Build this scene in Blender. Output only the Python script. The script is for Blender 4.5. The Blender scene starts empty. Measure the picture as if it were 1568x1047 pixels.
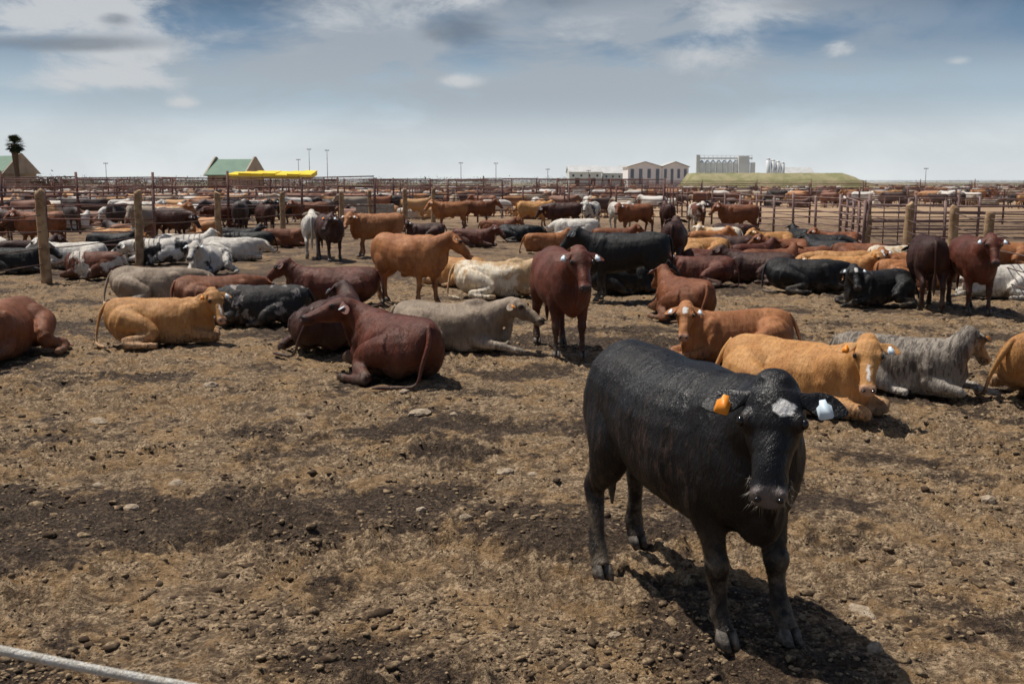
import bpy, math, random
import numpy as np
from mathutils import Vector, Matrix, noise as mnoise
random.seed(7); rng=np.random.default_rng(11)
scene=bpy.context.scene
try:
    scene.view_settings.view_transform='Standard'; scene.view_settings.look='None'; scene.view_settings.exposure=0
except Exception: pass
R=math.radians
# ------------------------------------------------------------------ node helpers
def newmat(name):
    m=bpy.data.materials.new(name); m.use_nodes=True
    nt=m.node_tree; b=nt.nodes['Principled BSDF']; return m,nt,b
def N(nt,t,**k):
    n=nt.nodes.new(t)
    for a,v in k.items(): setattr(n,a,v)
    return n
def L(nt,a,b): nt.links.new(a,b)
def mix(nt,fac,a,b,mode='MIX'):
    n=nt.nodes.new('ShaderNodeMix'); n.data_type='RGBA'; n.blend_type=mode; n.clamp_factor=True
    for s,v in ((n.inputs[0],fac),(n.inputs[6],a),(n.inputs[7],b)):
        if isinstance(v,bpy.types.NodeSocket): nt.links.new(v,s)
        else: s.default_value=v if not isinstance(v,tuple) or len(v)==4 else (*v,1)
    return n.outputs[2]
def math_(nt,op,a,b=None,clamp=False):
    n=nt.nodes.new('ShaderNodeMath'); n.operation=op; n.use_clamp=clamp
    for i,v in enumerate((a,b)):
        if v is None: continue
        if isinstance(v,bpy.types.NodeSocket): nt.links.new(v,n.inputs[i])
        else: n.inputs[i].default_value=v
    return n.outputs[0]
def smooth(nt,v,lo,hi,a=0.0,b=1.0,lin=False):
    n=nt.nodes.new('ShaderNodeMapRange'); n.interpolation_type='LINEAR' if lin else 'SMOOTHSTEP'
    nt.links.new(v,n.inputs[0]); n.inputs[1].default_value=lo; n.inputs[2].default_value=hi
    n.inputs[3].default_value=a; n.inputs[4].default_value=b
    return n.outputs[0]
def noise(nt,vec,scale,detail=4,rough=.55,dist=0):
    n=N(nt,'ShaderNodeTexNoise'); n.inputs['Scale'].default_value=scale; n.inputs['Detail'].default_value=detail
    n.inputs['Roughness'].default_value=rough; n.inputs['Distortion'].default_value=dist
    nt.links.new(vec,n.inputs['Vector']); return n.outputs['Fac']
def simple(name,c,rough=.7,c2=None,scale=8,metal=0,bump=0,spec=.3):
    m,nt,b=newmat(name); tc=N(nt,'ShaderNodeTexCoord').outputs['Object']
    c2=c2 or tuple(x*.65 for x in c)
    nf=smooth(nt,noise(nt,tc,scale,4),.35,.65)
    L(nt,mix(nt,nf,c,c2),b.inputs['Base Color']); b.inputs['Roughness'].default_value=rough
    b.inputs['Metallic'].default_value=metal; b.inputs['Specular IOR Level'].default_value=spec
    if bump:
        bn=N(nt,'ShaderNodeBump'); bn.inputs['Strength'].default_value=bump; bn.inputs['Distance'].default_value=.02
        L(nt,noise(nt,tc,scale*5,3),bn.inputs['Height']); L(nt,bn.outputs[0],b.inputs['Normal'])
    return m
# ------------------------------------------------------------------ geometry helpers
class G:
    def __init__(s): s.v=[]; s.f=[]; s.m=[]; s.n=0
    def add(s,V,F,m=0):
        s.v+= [tuple(map(float,p)) for p in V]; s.f+=[tuple(i+s.n for i in f) for f in F]
        s.m+=[m]*len(F); s.n+=len(V)
    def obj(s,name,mats,smooth_=False):
        me=bpy.data.meshes.new(name); me.from_pydata(s.v,[],s.f)
        for m in mats: me.materials.append(m)
        me.polygons.foreach_set('material_index',s.m)
        me.polygons.foreach_set('use_smooth',[smooth_]*len(s.f)); me.update()
        o=bpy.data.objects.new(name,me); scene.collection.objects.link(o); return o
def resample(st,k=4):
    P=[np.array([*s[0],s[1],s[2]],float) for s in st]; out=[]
    for i in range(len(P)-1):
        p0=P[max(i-1,0)];p1=P[i];p2=P[i+1];p3=P[min(i+2,len(P)-1)]
        for j in range(k):
            t=j/k
            out.append(.5*((2*p1)+(-p0+p2)*t+(2*p0-5*p1+4*p2-p3)*t*t+(-p0+3*p1-3*p2+p3)*t**3))
    out.append(P[-1]); return out
def tube(st,up=(0,0,1),seg=14,k=4):
    Q=resample(st,k) if k>1 else [np.array([*s[0],s[1],s[2]],float) for s in st]
    V=[];F=[]; n=len(Q); up=Vector(up)
    for i,q in enumerate(Q):
        a=Q[max(i-1,0)];b=Q[min(i+1,n-1)]
        t=Vector(b[:3]-a[:3])
        if t.length<1e-6: t=Vector((1,0,0))
        t.normalize()
        lat=t.cross(up)
        if lat.length<.05: lat=t.cross(Vector((0,1,.01)))
        lat.normalize(); ver=lat.cross(t)
        c=Vector(q[:3]); ra=max(q[3],.002); rb=max(q[4],.002)
        for j in range(seg):
            th=2*math.pi*j/seg
            V.append(c+lat*ra*math.cos(th)+ver*rb*math.sin(th))
    for i in range(n-1):
        for j in range(seg):
            a=i*seg+j;b=i*seg+(j+1)%seg
            F.append((a,b,b+seg,a+seg))
    V.append(Vector(Q[0][:3]));V.append(Vector(Q[-1][:3])); c0=n*seg;c1=c0+1
    for j in range(seg):
        F.append((c0,(j+1)%seg,j)); F.append((c1,(n-1)*seg+j,(n-1)*seg+(j+1)%seg))
    return V,F
def ell(c,r,ax=None,seg=14,rg=9):
    c=Vector(c); ax=ax or (Vector((1,0,0)),Vector((0,1,0)),Vector((0,0,1)))
    V=[];F=[]
    for i in range(1,rg):
        ph=math.pi*i/rg
        for j in range(seg):
            th=2*math.pi*j/seg
            V.append(c+ax[0]*r[0]*math.sin(ph)*math.cos(th)+ax[1]*r[1]*math.sin(ph)*math.sin(th)+ax[2]*r[2]*math.cos(ph))
    for i in range(rg-2):
        for j in range(seg):
            a=i*seg+j;b=i*seg+(j+1)%seg; F.append((a,a+seg,b+seg,b))
    V.append(c+ax[2]*r[2]);V.append(c-ax[2]*r[2]);t=(rg-1)*seg
    for j in range(seg):
        F.append((t,j,(j+1)%seg)); F.append((t+1,(rg-2)*seg+(j+1)%seg,(rg-2)*seg+j))
    return V,F
def cyl(p0,p1,r0,r1=None,seg=8):
    r1=r0 if r1 is None else r1
    p0=Vector(p0);p1=Vector(p1);t=(p1-p0).normalized()
    u=t.cross(Vector((0,0,1)))
    if u.length<.05:u=Vector((1,0,0))
    u.normalize();w=u.cross(t);V=[]
    for p,r in((p0,r0),(p1,r1)):
        for j in range(seg):
            th=2*math.pi*j/seg;V.append(p+u*r*math.cos(th)+w*r*math.sin(th))
    F=[(j,j+seg,(j+1)%seg+seg,(j+1)%seg) for j in range(seg)]+[tuple(range(seg)),tuple(range(2*seg-1,seg-1,-1))]
    return V,F
def box(x0,x1,y0,y1,z0,z1):
    V=[(x,y,z) for z in(z0,z1) for y in(y0,y1) for x in(x0,x1)]
    return V,[(0,2,3,1),(4,5,7,6),(0,1,5,4),(2,6,7,3),(0,4,6,2),(1,3,7,5)]
def remesh(V,F,voxel,it=5,dec=None):
    me=bpy.data.meshes.new('tmp'); me.from_pydata([tuple(v) for v in V],[],F); me.update()
    o=bpy.data.objects.new('tmp',me); scene.collection.objects.link(o)
    m=o.modifiers.new('r','REMESH'); m.mode='VOXEL'; m.voxel_size=voxel
    s=o.modifiers.new('s','SMOOTH'); s.factor=.5; s.iterations=it
    if dec:
        d=o.modifiers.new('d','DECIMATE'); d.ratio=dec
    dg=bpy.context.evaluated_depsgraph_get(); dg.update()
    e=o.evaluated_get(dg); m2=bpy.data.meshes.new_from_object(e)
    n=len(m2.vertices); co=np.empty(n*3); m2.vertices.foreach_get('co',co); co=co.reshape(-1,3)
    no=np.empty(n*3); m2.vertices.foreach_get('normal',no); no=no.reshape(-1,3)
    fs=[tuple(p.vertices) for p in m2.polygons]
    bpy.data.objects.remove(o); bpy.data.meshes.remove(me); bpy.data.meshes.remove(m2)
    return co,no,fs
# ------------------------------------------------------------------ cattle
TR=[(-.80,1.10,.95,.07),(-.765,1.20,.84,.15),(-.66,1.265,.72,.225),(-.48,1.29,.69,.262),(-.25,1.275,.64,.285),
    (0,1.262,.575,.318),(.2,1.265,.54,.322),(.38,1.275,.525,.285),(.52,1.285,.535,.26),(.65,1.265,.56,.23),(.75,1.20,.62,.175),(.82,1.1,.76,.09)]
LZ=-.575
def sgnp(v,p): return math.copysign(abs(v)**p,v)
def trunk(lying,side=1,deep=0):
    P=[np.array(t,float) for t in TR]; rings=[]
    for i in range(len(P)-1):
        p0=P[max(i-1,0)];p1=P[i];p2=P[i+1];p3=P[min(i+2,len(P)-1)]
        for j in range(3):
            t=j/3; rings.append(.5*((2*p1)+(-p0+p2)*t+(2*p0-5*p1+4*p2-p3)*t*t+(-p0+3*p1-3*p2+p3)*t**3))
    rings.append(P[-1]); V=[];F=[];seg=24
    dz=LZ if lying else 0
    for x,zt,zb,w in rings:
        zb-=deep*max(0,1-((x-.2)/.7)**2); w*=1+deep*1.2
        zc=(zt+zb)/2;h=(zt-zb)/2
        for j in range(seg):
            th=2*math.pi*j/seg;c,s=math.cos(th),math.sin(th)
            y=w*sgnp(c,.88)*(1-.22*max(s,0)**2)
            z=zc+h*sgnp(s,.86)+dz
            if lying:
                y*=1.02+.13*max(-s,0)
                k=min(max((.3-x)/.6,0),1); y+=-side*.20*(max(z,0)-.1)*k
                z=max(z,.0)
            V.append((x,y,z))
    n=len(rings)
    for i in range(n-1):
        for j in range(seg):
            a=i*seg+j;b=i*seg+(j+1)%seg;F.append((a,a+seg,b+seg,b))
    for i,e in((0,0),(n-1,1)):
        V.append((rings[i][0],0,(rings[i][1]+rings[i][2])/2+dz));c=len(V)-1
        for j in range(seg):
            a=i*seg+j;b=i*seg+(j+1)%seg;F.append((c,a,b) if e==0 else (c,b,a))
    return V,F
def cow_mesh(name,P):
    ly=P.get('lying',False); body=G(); ex=G(); hooves=[]; hd=P.get('side',1)
    body.add(*trunk(ly,hd,P.get('deep',0))); dz=LZ if ly else 0; HS=P.get('hs',1.1); LG=P.get('leg',1.13); WX=P.get('wx',1.0)
    poll=Vector(P['poll']); yw=R(P.get('yaw',0)); pt=R(P.get('pitch',45)); rl=R(P.get('roll',0))
    a=Vector((math.cos(yw)*math.cos(pt),math.sin(yw)*math.cos(pt),-math.sin(pt)))
    n=Vector((math.cos(yw)*math.sin(pt),math.sin(yw)*math.sin(pt),math.cos(pt)))
    l=n.cross(a)
    if rl: q=Matrix.Rotation(rl,3,a); n=q@n; l=q@l
    H=lambda s,lt,nn: poll+(a*s+l*lt*WX+n*nn)*HS
    sc_=lambda r:tuple(x*HS for x in r)
    hs=[(-.055,.05,.05),(-.03,.08,.08),(0,.098,.105),(.07,.116,.12),(.15,.116,.118),(.21,.100,.108),(.28,.078,.090),(.35,.068,.076),(.41,.072,.070),(.455,.075,.064),(.485,.066,.052),(.50,.047,.034)]
    Vh,Fh=tube([(H(s,0,-d-(.012 if s>.4 else 0)+(.012 if .05<s<.2 else 0)),w*HS*WX,d*HS) for s,w,d in hs],up=n,seg=20,k=3)
    body.add(Vh,Fh); ax=(a,l,n)
    for sd in(-1,1):
        body.add(*ell(H(.155,sd*.092,-.040),sc_((.048,.032,.036)),ax))
        body.add(*ell(H(.135,sd*.058,-.16),sc_((.10,.045,.075)),ax))
        body.add(*ell(H(.462,sd*.040,-.042),sc_((.032,.032,.034)),ax))
    body.add(*ell(H(.42,0,-.118),sc_((.05,.045,.026)),ax))
    N0=Vector((.48,0,.98+dz)); E=H(.03,0,-.115); C=N0+Vector((.30,0,.10 if not ly else .14))
    C=C*.75+ (N0+E)*.125
    st=[]
    for t in (0,.2,.4,.6,.8,1,):
        p=N0*(1-t)**2+C*2*t*(1-t)+E*t*t
        st.append((p,(.23*(1-t)+.095*t+.014*math.sin(t*3)),.285*(1-t)**1.05+.125*t))
    st.append((E+a*.07,.075,.095))
    body.add(*tube(st,seg=20,k=3))
    B=Vector((.70,0,.64+dz)); T=H(.10,0,-.22); M=(B+T)/2+Vector((.05,0,-.06))
    if ly: B.z=max(B.z,.15)
    body.add(*tube([(B+Vector((-.12,0,.05)),.06,.08),(B,.05,.09),(M,.03,.08),(T*.8+M*.2,.03,.05),(T,.03,.04)],seg=12,k=3))
    if P.get('hump'): body.add(*ell((.44,0,1.245+dz),(.20,.10,.09)))
    if not ly:
        for sd in(-1,1):
            body.add(*ell((-.56,sd*.13,.94),(.22,.14,.30)))
            body.add(*ell((.46,sd*.165,.91),(.17,.11,.30)))
        body.add(*ell((.66,0,.67),(.15,.14,.18)))
        if P.get('sheath',True): body.add(*ell((-.08,0,.55),(.10,.04,.07)))
        fl=P.get('feet',((.0,.0),(.05,.0),(.0,.0),(.1,.0)))
        for k_,sd in((0,1),(1,-1)):
            dx,dy=fl[k_]
            S=[(.47,.15,.93,.10,.14),(.44,.165,.70,.09,.12),(.46,.16,.54,.062,.077),(.475,.155,.42,.048,.055),(.485,.155,.365,.053,.057),(.475,.155,.30,.039,.043),(.472,.155,.20,.035,.040),(.472,.155,.135,.044,.048),(.495,.155,.085,.040,.044),(.51,.155,.045,.046,.052)]
            st=[]
            for x,y,z,ra,rb in S:
                w=min(max((.8-z)/.75,0),1); st.append((Vector((x+dx*w,sd*y+dy*w,z)),ra*LG,rb*LG))
            body.add(*tube(st,up=(1,0,0),seg=14,k=3)); hooves.append(st[-1][0])
        for k_,sd in((2,1),(3,-1)):
            dx,dy=fl[k_]
            S=[(-.50,.13,1.0,.11,.2),(-.46,.165,.80,.115,.18),(-.50,.175,.66,.085,.125),(-.60,.165,.55,.055,.082),(-.68,.155,.475,.046,.064),(-.685,.155,.42,.044,.056),(-.665,.155,.32,.036,.044),(-.655,.155,.20,.036,.042),(-.645,.155,.135,.045,.048),(-.62,.155,.085,.040,.044),(-.60,.155,.045,.046,.052)]
            st=[]
            for x,y,z,ra,rb in S:
                w=min(max((.95-z)/.9,0),1); st.append((Vector((x+dx*w,sd*y+dy*w,z)),ra*LG,rb*LG))
            body.add(*tube(st,up=(1,0,0),seg=14,k=3)); hooves.append(st[-1][0])
        for h in hooves:
            for sd in(-1,1):
                c=h+Vector((.012,sd*.026,0))
                V=[];F=[]
                for (z,x0,x1,w) in((0-.01,-.045,.080,.027),(.035,-.044,.058,.026),(.07,-.035,.030,.019)):
                    for th in range(10):
                        t=2*math.pi*th/10; xx=(x1+x0)/2+(x1-x0)/2*math.cos(t)
                        V.append((c.x+xx,c.y+w*math.sin(t)*(1-.35*max(math.cos(t),0)),z))
                for i in range(2):
                    for j in range(10): F.append((i*10+j,i*10+(j+1)%10,(i+1)*10+(j+1)%10,(i+1)*10+j))
                F.append(tuple(range(9,-1,-1)));F.append(tuple(range(20,30)))
                ex.add(V,F,2)
        tl=P.get('tail',0)
        ex.add(*tube([(Vector((-.74,0,1.20)),.04,.045),(Vector((-.81,tl*.1,1.12)),.03,.032),(Vector((-.84,tl*.3,.9)),.02,.022),(Vector((-.84,tl*.6,.68)),.016,.018),(Vector((-.83,tl,.55)),.03,.035),(Vector((-.82,tl,.42)),.035,.03),(Vector((-.81,tl,.28)),.008,.008)],up=(0,1,0),seg=8),m=0)
    else:
        for sd in(-1,1):
            near=(sd==hd)
            body.add(*ell((-.42,sd*.17-hd*.03,.33),(.31,.20,.29)))
            body.add(*ell((.44,sd*.19,.34),(.18,.12,.29)))
            if near:
                st=[(Vector((-.5,sd*.2,.38)),.18,.2),(Vector((-.25,sd*.34,.31)),.13,.17),(Vector((-.06,sd*.42,.20)),.10,.12),(Vector((-.22,sd*.48,.13)),.075,.085),(Vector((-.48,sd*.50,.09)),.058,.065),(Vector((-.38,sd*.555,.05)),.043,.048),(Vector((-.18,sd*.60,.05)),.042,.044),(Vector((-.07,sd*.625,.05)),.05,.05),(Vector((.02,sd*.635,.04)),.04,.04)]
            else:
                st=[(Vector((-.45,sd*.18,.36)),.17,.2),(Vector((-.22,sd*.30,.25)),.12,.16),(Vector((-.04,sd*.35,.15)),.09,.11),(Vector((.06,sd*.33,.07)),.055,.055),(Vector((.18,sd*.34,.05)),.045,.045),(Vector((.27,sd*.35,.04)),.045,.042)]
            body.add(*tube(st,seg=12,k=3)); hooves.append(st[-1][0])
            if near and P.get('stretch',False):
                st=[(Vector((.48,sd*.18,.42)),.10,.14),(Vector((.48,sd*.25,.20)),.08,.11),(Vector((.68,sd*.28,.13)),.066,.075),(Vector((.86,sd*.29,.11)),.06,.06),(Vector((1.0,sd*.30,.065)),.042,.044),(Vector((1.10,sd*.31,.055)),.05,.05),(Vector((1.19,sd*.31,.035)),.042,.038)]
            else:
                st=[(Vector((.48,sd*.18,.42)),.10,.14),(Vector((.46,sd*.25,.20)),.09,.12),(Vector((.68,sd*.26,.14)),.070,.08),(Vector((.86,sd*.25,.11)),.064,.068),(Vector((.84,sd*.17,.055)),.05,.05),(Vector((.68,sd*.15,.045)),.043,.043),(Vector((.55,sd*.15,.04)),.045,.042)]
            body.add(*tube(st,seg=12,k=2)); hooves.append(st[-1][0])
        body.add(*ell((.68,0,.24),(.15,.14,.22)))
        o_=-hd*.1
        ex.add(*tube([(Vector((-.74,o_,.63)),.035,.04),(Vector((-.84,o_+hd*.04,.48)),.028,.03),(Vector((-.89,hd*.04,.25)),.02,.022),(Vector((-.90,hd*.12,.05)),.018,.018),(Vector((-.82,hd*.32,.03)),.03,.025),(Vector((-.74,hd*.45,.03)),.03,.02),(Vector((-.68,hd*.52,.02)),.008,.008)],seg=8),m=0)
    V,Nn,F=remesh(body.v,body.f,P.get('voxel',.02),P.get('it',4),P.get('dec'))
    # muscle and hide relief
    if not P.get('dec'):
        pz=np.array(poll); dh=np.linalg.norm(V-pz,axis=1); off=np.zeros(len(V)); sd_=sum(map(ord,name))%50
        for i,(x,y,z) in enumerate(V):
            k=.3 if dh[i]<.5*HS or z<.45+dz*.7 else 1
            v=mnoise.noise((x*4.2+sd_,y*4.2,z*3.2))*.020*k+mnoise.noise((x*10,y*10+sd_,z*7))*.006*k
            if x>.3 and dh[i]>.3: v+=(abs(mnoise.noise((x*11+z*4,y*3,z*2.0+sd_))))*-.018
            if -.38<x<.28 and .62<z-dz<1.12: v+=.0022*math.sin(x*62+ (z-dz)*9)*min(1,(x+.38)*6,(.28-x)*6)
            off[i]=v
        V=V+Nn*off[:,None]
    if ly: V[:,2]=np.maximum(V[:,2],-.01)
    # short hair lying along the hide
    nh=P.get('hairs',16000)
    if nh and not P.get('dec'):
        FA=np.array([f for f in F if len(f)==4])
        A=V[FA[:,0]];ar=np.linalg.norm(np.cross(V[FA[:,2]]-A,V[FA[:,3]]-V[FA[:,1]]),axis=1); pr=ar/ar.sum()
        fi=rng.choice(len(FA),nh,p=pr); u=rng.random((nh,1));v_=rng.random((nh,1))
        q=FA[fi]; pos=(V[q[:,0]]*(1-u)+V[q[:,1]]*u)*(1-v_)+(V[q[:,3]]*(1-u)+V[q[:,2]]*u)*v_
        nn_=Nn[q[:,0]]; flow=np.tile(np.array([-.55,0,-.75]),(nh,1))
        hp=np.linalg.norm(pos-np.array(H(.2,0,-.1)),axis=1)<.38*HS
        flow[hp]=np.array(a); flow=flow+rng.normal(0,.28,(nh,3))
        flow-=nn_*(flow*nn_).sum(1)[:,None]; flow/=np.linalg.norm(flow,axis=1)[:,None]+1e-9
        ln=P.get('hlen',.030)*rng.uniform(.6,1.3,(nh,1)); ln[hp]*=.42
        wd=np.cross(flow,nn_)*P.get('hwid',.0024)
        lift=rng.uniform(.08,.30,(nh,1)); lift[hp]*=.6; tip=pos+flow*ln+nn_*ln*lift
        base=pos-nn_*.001
        HV=np.stack([base-wd,base+wd,tip],1).reshape(-1,3)
        ex_h=(HV,np.arange(nh*3).reshape(-1,3))
    else: ex_h=None
    if P.get('ears',True):
        for sd in(-1,1):
            e=(l*sd*.93+n*-.14+Vector((0,0,-P.get('droop',.42)))).normalized(); b0=H(.05,sd*.088,-.06)
            st=[(b0-e*.02,.022,.026),(b0+e*.03,.018,.036),(b0+e*.085+n*-.006,.014,.058),(b0+e*.14+n*-.004,.011,.058),(b0+e*.185,.008,.038),(b0+e*.215+n*.004,.004,.010)]
            v,f=tube(st,up=a,seg=12,k=3); vv=[]
            for p in v:
                wv=(p-b0).dot(a); vv.append(p+n*(wv*wv*5.0))
            ex.add(vv,f,0)
            if P.get('tags',(1,1))[0 if sd<0 else 1]:
                c=b0+e*.11+n*.034+a*.012; dn=(a*.9+e*.25).normalized(); tx=dn.cross(n).normalized()
                nn=tx.cross(dn).normalized()
                if nn.dot(n)<0: nn=-nn
                sh=[(-.012,-.03),(.012,-.03),(.016,-.012),(.030,0),(.030,.045),(.022,.052),(-.022,.052),(-.030,.045),(-.030,0),(-.016,-.012)]
                k=P.get('tagscale',1.0)
                vv=[c+tx*x*k+dn*y*k+nn*z for z in(-.002,.002) for x,y in sh]; m_=len(sh)
                ff=[tuple(range(m_))[::-1],tuple(range(m_,2*m_))]+[(i,(i+1)%m_,(i+1)%m_+m_,i+m_) for i in range(m_)]
                ex.add(vv,ff,3 if sd<0 else 4)
    for sd in(-1,1):
        ex.add(*ell(H(.168,sd*.114,-.026),sc_((.024,.017,.020)),ax,12,8),m=1)
        ex.add(*ell(H(.490,sd*.040,-.030),sc_((.012,.017,.013)),ax,8,6),m=1)
    ex.add(*tube([(H(.40,-.074,-.10),.004,.004),(H(.462,-.05,-.105),.005,.005),(H(.478,0,-.10),.005,.005),(H(.462,.05,-.105),.005,.005),(H(.40,.074,-.10),.004,.004)],seg=6,k=3),m=1)
    if P.get('whisk'):
        for i in range(220):
            sd=random.choice((-1,1)); s=random.uniform(.37,.49); lt=sd*random.uniform(.0,.078); nn=random.uniform(-.15,-.05)
            if abs(lt)<.05: nn=random.uniform(-.15,-.115)
            p=H(s,lt,nn); d=(l*lt*9+n*(nn+.07)*5+a*.5+Vector((random.gauss(0,.4),random.gauss(0,.4),random.gauss(-.2,.4)))).normalized()
            ln=random.uniform(.02,.055); w=d.cross(n).normalized()*.0007; w2=d.cross(w).normalized()*.0007
            q=p+d*ln+Vector((0,0,-ln*.3))
            ex.add([p-w,p+w,p+w2,q],[(0,1,3),(1,2,3),(2,0,3)],5)
    parts_v=[V,np.array(ex.v)]
    if ex_h: parts_v.append(ex_h[0])
    allv=np.vstack(parts_v); pl=np.array(poll); rel=(allv-pl)/HS
    s=rel@np.array(a); lt=rel@np.array(l); nn=rel@np.array(n)
    ss=lambda x,e0,e1:(lambda t:t*t*(3-2*t))(np.clip((x-e0)/(e1-e0),0,1))
    inh=(np.abs(lt)<.14)&(nn>-.24)&(nn<.06)&(s>-.1)&(s<.55)
    col=np.zeros((len(allv),4))
    col[:,0]=ss(s,.425,.46)*inh*ss(nn,-.10,-.05)
    bz=P.get('blaze')
    if bz:
        bs,bl,rs,rl_=bz; d=((s-bs)/rs)**2+((lt-bl)/rl_)**2+.35*np.sin(s*90)*np.sin(lt*110+1); col[:,1]=ss(-d,-1.15,-.9)*inh*(nn>-.06)
    z=allv[:,2]
    col[:,2]=ss(-z,-.62,-.1) if not ly else ss(-z,-.3,-.02)
    de=np.sqrt((s-.165)**2+(np.abs(lt)-.112)**2+(nn+.04)**2); col[:,3]=1-ss(-de,-.05,-.025)*inh
    g=G(); g.v=[tuple(v) for v in V]; g.n=len(g.v); g.f=list(F); g.add(ex.v,ex.f)
    g.m=[0]*len(F)+ex.m
    if ex_h:
        o0=g.n; g.v+=list(map(tuple,ex_h[0])); g.f+=[tuple(r) for r in (ex_h[1]+o0).tolist()]; g.m+=[0]*len(ex_h[1])
    me=bpy.data.meshes.new(name); me.from_pydata(g.v,[],g.f)
    me.polygons.foreach_set('use_smooth',[True]*len(g.f))
    for m in (M_dummy,M_eye,M_hoof,M_tagY,M_tagW,M_whisk): me.materials.append(m)
    me.polygons.foreach_set('material_index',g.m)
    at=me.color_attributes.new('paint','FLOAT_COLOR','POINT'); at.data.foreach_set('color',col.ravel())
    me.update(); return me
def coat(name,c1,c2,patch=None,pscale=1.6,pth=.5,muz=(.05,.035,.03),rough=.5,brindle=False,dust=.35,white=(.80,.78,.73),legc=None,rib=None,hair=1.0,spec=.28):
    m,nt,b=newmat(name)
    tc=N(nt,'ShaderNodeTexCoord').outputs['Object']; oi=N(nt,'ShaderNodeObjectInfo')
    rnd=math_(nt,'MULTIPLY',oi.outputs['Random'],37.0)
    av=N(nt,'ShaderNodeVectorMath',operation='ADD'); L(nt,tc,av.inputs[0]); cx=N(nt,'ShaderNodeCombineXYZ'); L(nt,rnd,cx.inputs[0]); L(nt,rnd,cx.inputs[1]); L(nt,cx.outputs[0],av.inputs[1]); vec=av.outputs[0]
    big=noise(nt,vec,2.6,3,.65)
    c=mix(nt,smooth(nt,big,.36,.66),c1,c2)
    c=mix(nt,math_(nt,'MULTIPLY',oi.outputs['Random'],.35),c,tuple(x*.5 for x in c2))
    if patch:
        c=mix(nt,smooth(nt,noise(nt,vec,pscale,4,.6,.4),pth-.03,pth+.03),c,patch)
    if brindle:
        mp=N(nt,'ShaderNodeMapping'); mp.inputs['Scale'].default_value=(11,3,2.5); L(nt,vec,mp.inputs[0])
        c=mix(nt,smooth(nt,noise(nt,mp.outputs[0],2,5,.75,.8),.45,.58,0,.85),c,(.05,.036,.028))
    sp=N(nt,'ShaderNodeSeparateXYZ'); L(nt,tc,sp.inputs[0])
    mp=N(nt,'ShaderNodeMapping'); mp.inputs['Scale'].default_value=(9,3,2.2); L(nt,vec,mp.inputs[0])
    streak=noise(nt,mp.outputs[0],3.0,4,.72,.6)
    if rib:
        f=smooth(nt,streak,.48,.70)
        f=math_(nt,'MULTIPLY',f,smooth(nt,sp.outputs[2],1.2,.9)); f=math_(nt,'MULTIPLY',f,smooth(nt,sp.outputs[0],.75,.35))
        c=mix(nt,f,c,rib)
    else:
        c=mix(nt,math_(nt,'MULTIPLY',smooth(nt,streak,.42,.7),.36),c,tuple(x*.42 for x in c2))
    at=N(nt,'ShaderNodeAttribute',attribute_name='paint'); sc=N(nt,'ShaderNodeSeparateColor'); L(nt,at.outputs['Color'],sc.inputs[0])
    if legc: c=mix(nt,math_(nt,'MULTIPLY',sc.outputs[2],.8),c,legc)
    dn=math_(nt,'MULTIPLY',smooth(nt,noise(nt,vec,7,4,.7),.40,.64),math_(nt,'MULTIPLY',sc.outputs[2],dust*2.2,True))
    c=mix(nt,dn,c,(.15,.115,.08))
    dung=math_(nt,'MULTIPLY',smooth(nt,streak,.50,.62),math_(nt,'MULTIPLY',sc.outputs[2],.85))
    c=mix(nt,dung,c,(.045,.034,.025))
    ring=math_(nt,'MULTIPLY',math_(nt,'SUBTRACT',1.0,at.outputs['Alpha']),.75)
    c=mix(nt,ring,c,(.025,.015,.01))
    c=mix(nt,math_(nt,'MULTIPLY',sc.outputs[0],.85),c,muz); c=mix(nt,sc.outputs[1],c,white)
    L(nt,c,b.inputs['Base Color']); b.inputs['Specular IOR Level'].default_value=spec
    L(nt,smooth(nt,big,.3,.7,rough-.06,rough+.14),b.inputs['Roughness'])
    mp=N(nt,'ShaderNodeMapping'); mp.inputs['Scale'].default_value=(1,1,.25); L(nt,vec,mp.inputs[0])
    h=math_(nt,'ADD',math_(nt,'MULTIPLY',noise(nt,mp.outputs[0],110,2,.7),.45*hair),math_(nt,'MULTIPLY',streak,.9))
    bn=N(nt,'ShaderNodeBump'); bn.inputs['Strength'].default_value=.7; bn.inputs['Distance'].default_value=.02
    L(nt,h,bn.inputs['Height']); L(nt,bn.outputs[0],b.inputs['Normal'])
    return m
M_dummy=simple('coat_default',(.2,.1,.05))
M_eye,nt,b=newmat('wet_eye_black'); b.inputs['Base Color'].default_value=(.008,.006,.005,1); b.inputs['Roughness'].default_value=.10
M_hoof=simple('hoof_horn',(.20,.17,.14),.6,(.07,.06,.05),30,bump=.3)
M_tagY=simple('ear_tag_orange',(.85,.30,.03),.45,(.75,.24,.02),10)
M_tagW=simple('ear_tag_white',(.72,.80,.85),.45,(.6,.72,.8),10)
M_whisk=simple('whisker',(.6,.55,.47),.5)
C={}
C['hero']=coat('black_coat',(.006,.006,.007),(.012,.010,.010),rough=.38,muz=(.16,.13,.12),dust=.8,rib=(.065,.038,.026),hair=.6,spec=.30)
C['black']=coat('black_coat_plain',(.009,.009,.010),(.018,.016,.015),rough=.45,dust=.5,spec=.25)
C['red']=coat('deep_red_coat',(.165,.045,.022),(.09,.025,.013),rough=.46,legc=(.05,.018,.012))
C['brown']=coat('brown_coat',(.28,.095,.035),(.16,.052,.02),rough=.5)
C['dark']=coat('dark_brown_coat',(.085,.030,.018),(.045,.017,.012),rough=.46)
C['tan']=coat('golden_tan_coat',(.64,.33,.115),(.46,.21,.065),muz=(.5,.30,.21),legc=(.58,.36,.20))
C['orange']=coat('orange_coat',(.48,.20,.07),(.31,.115,.040),muz=(.42,.24,.17))
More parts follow.
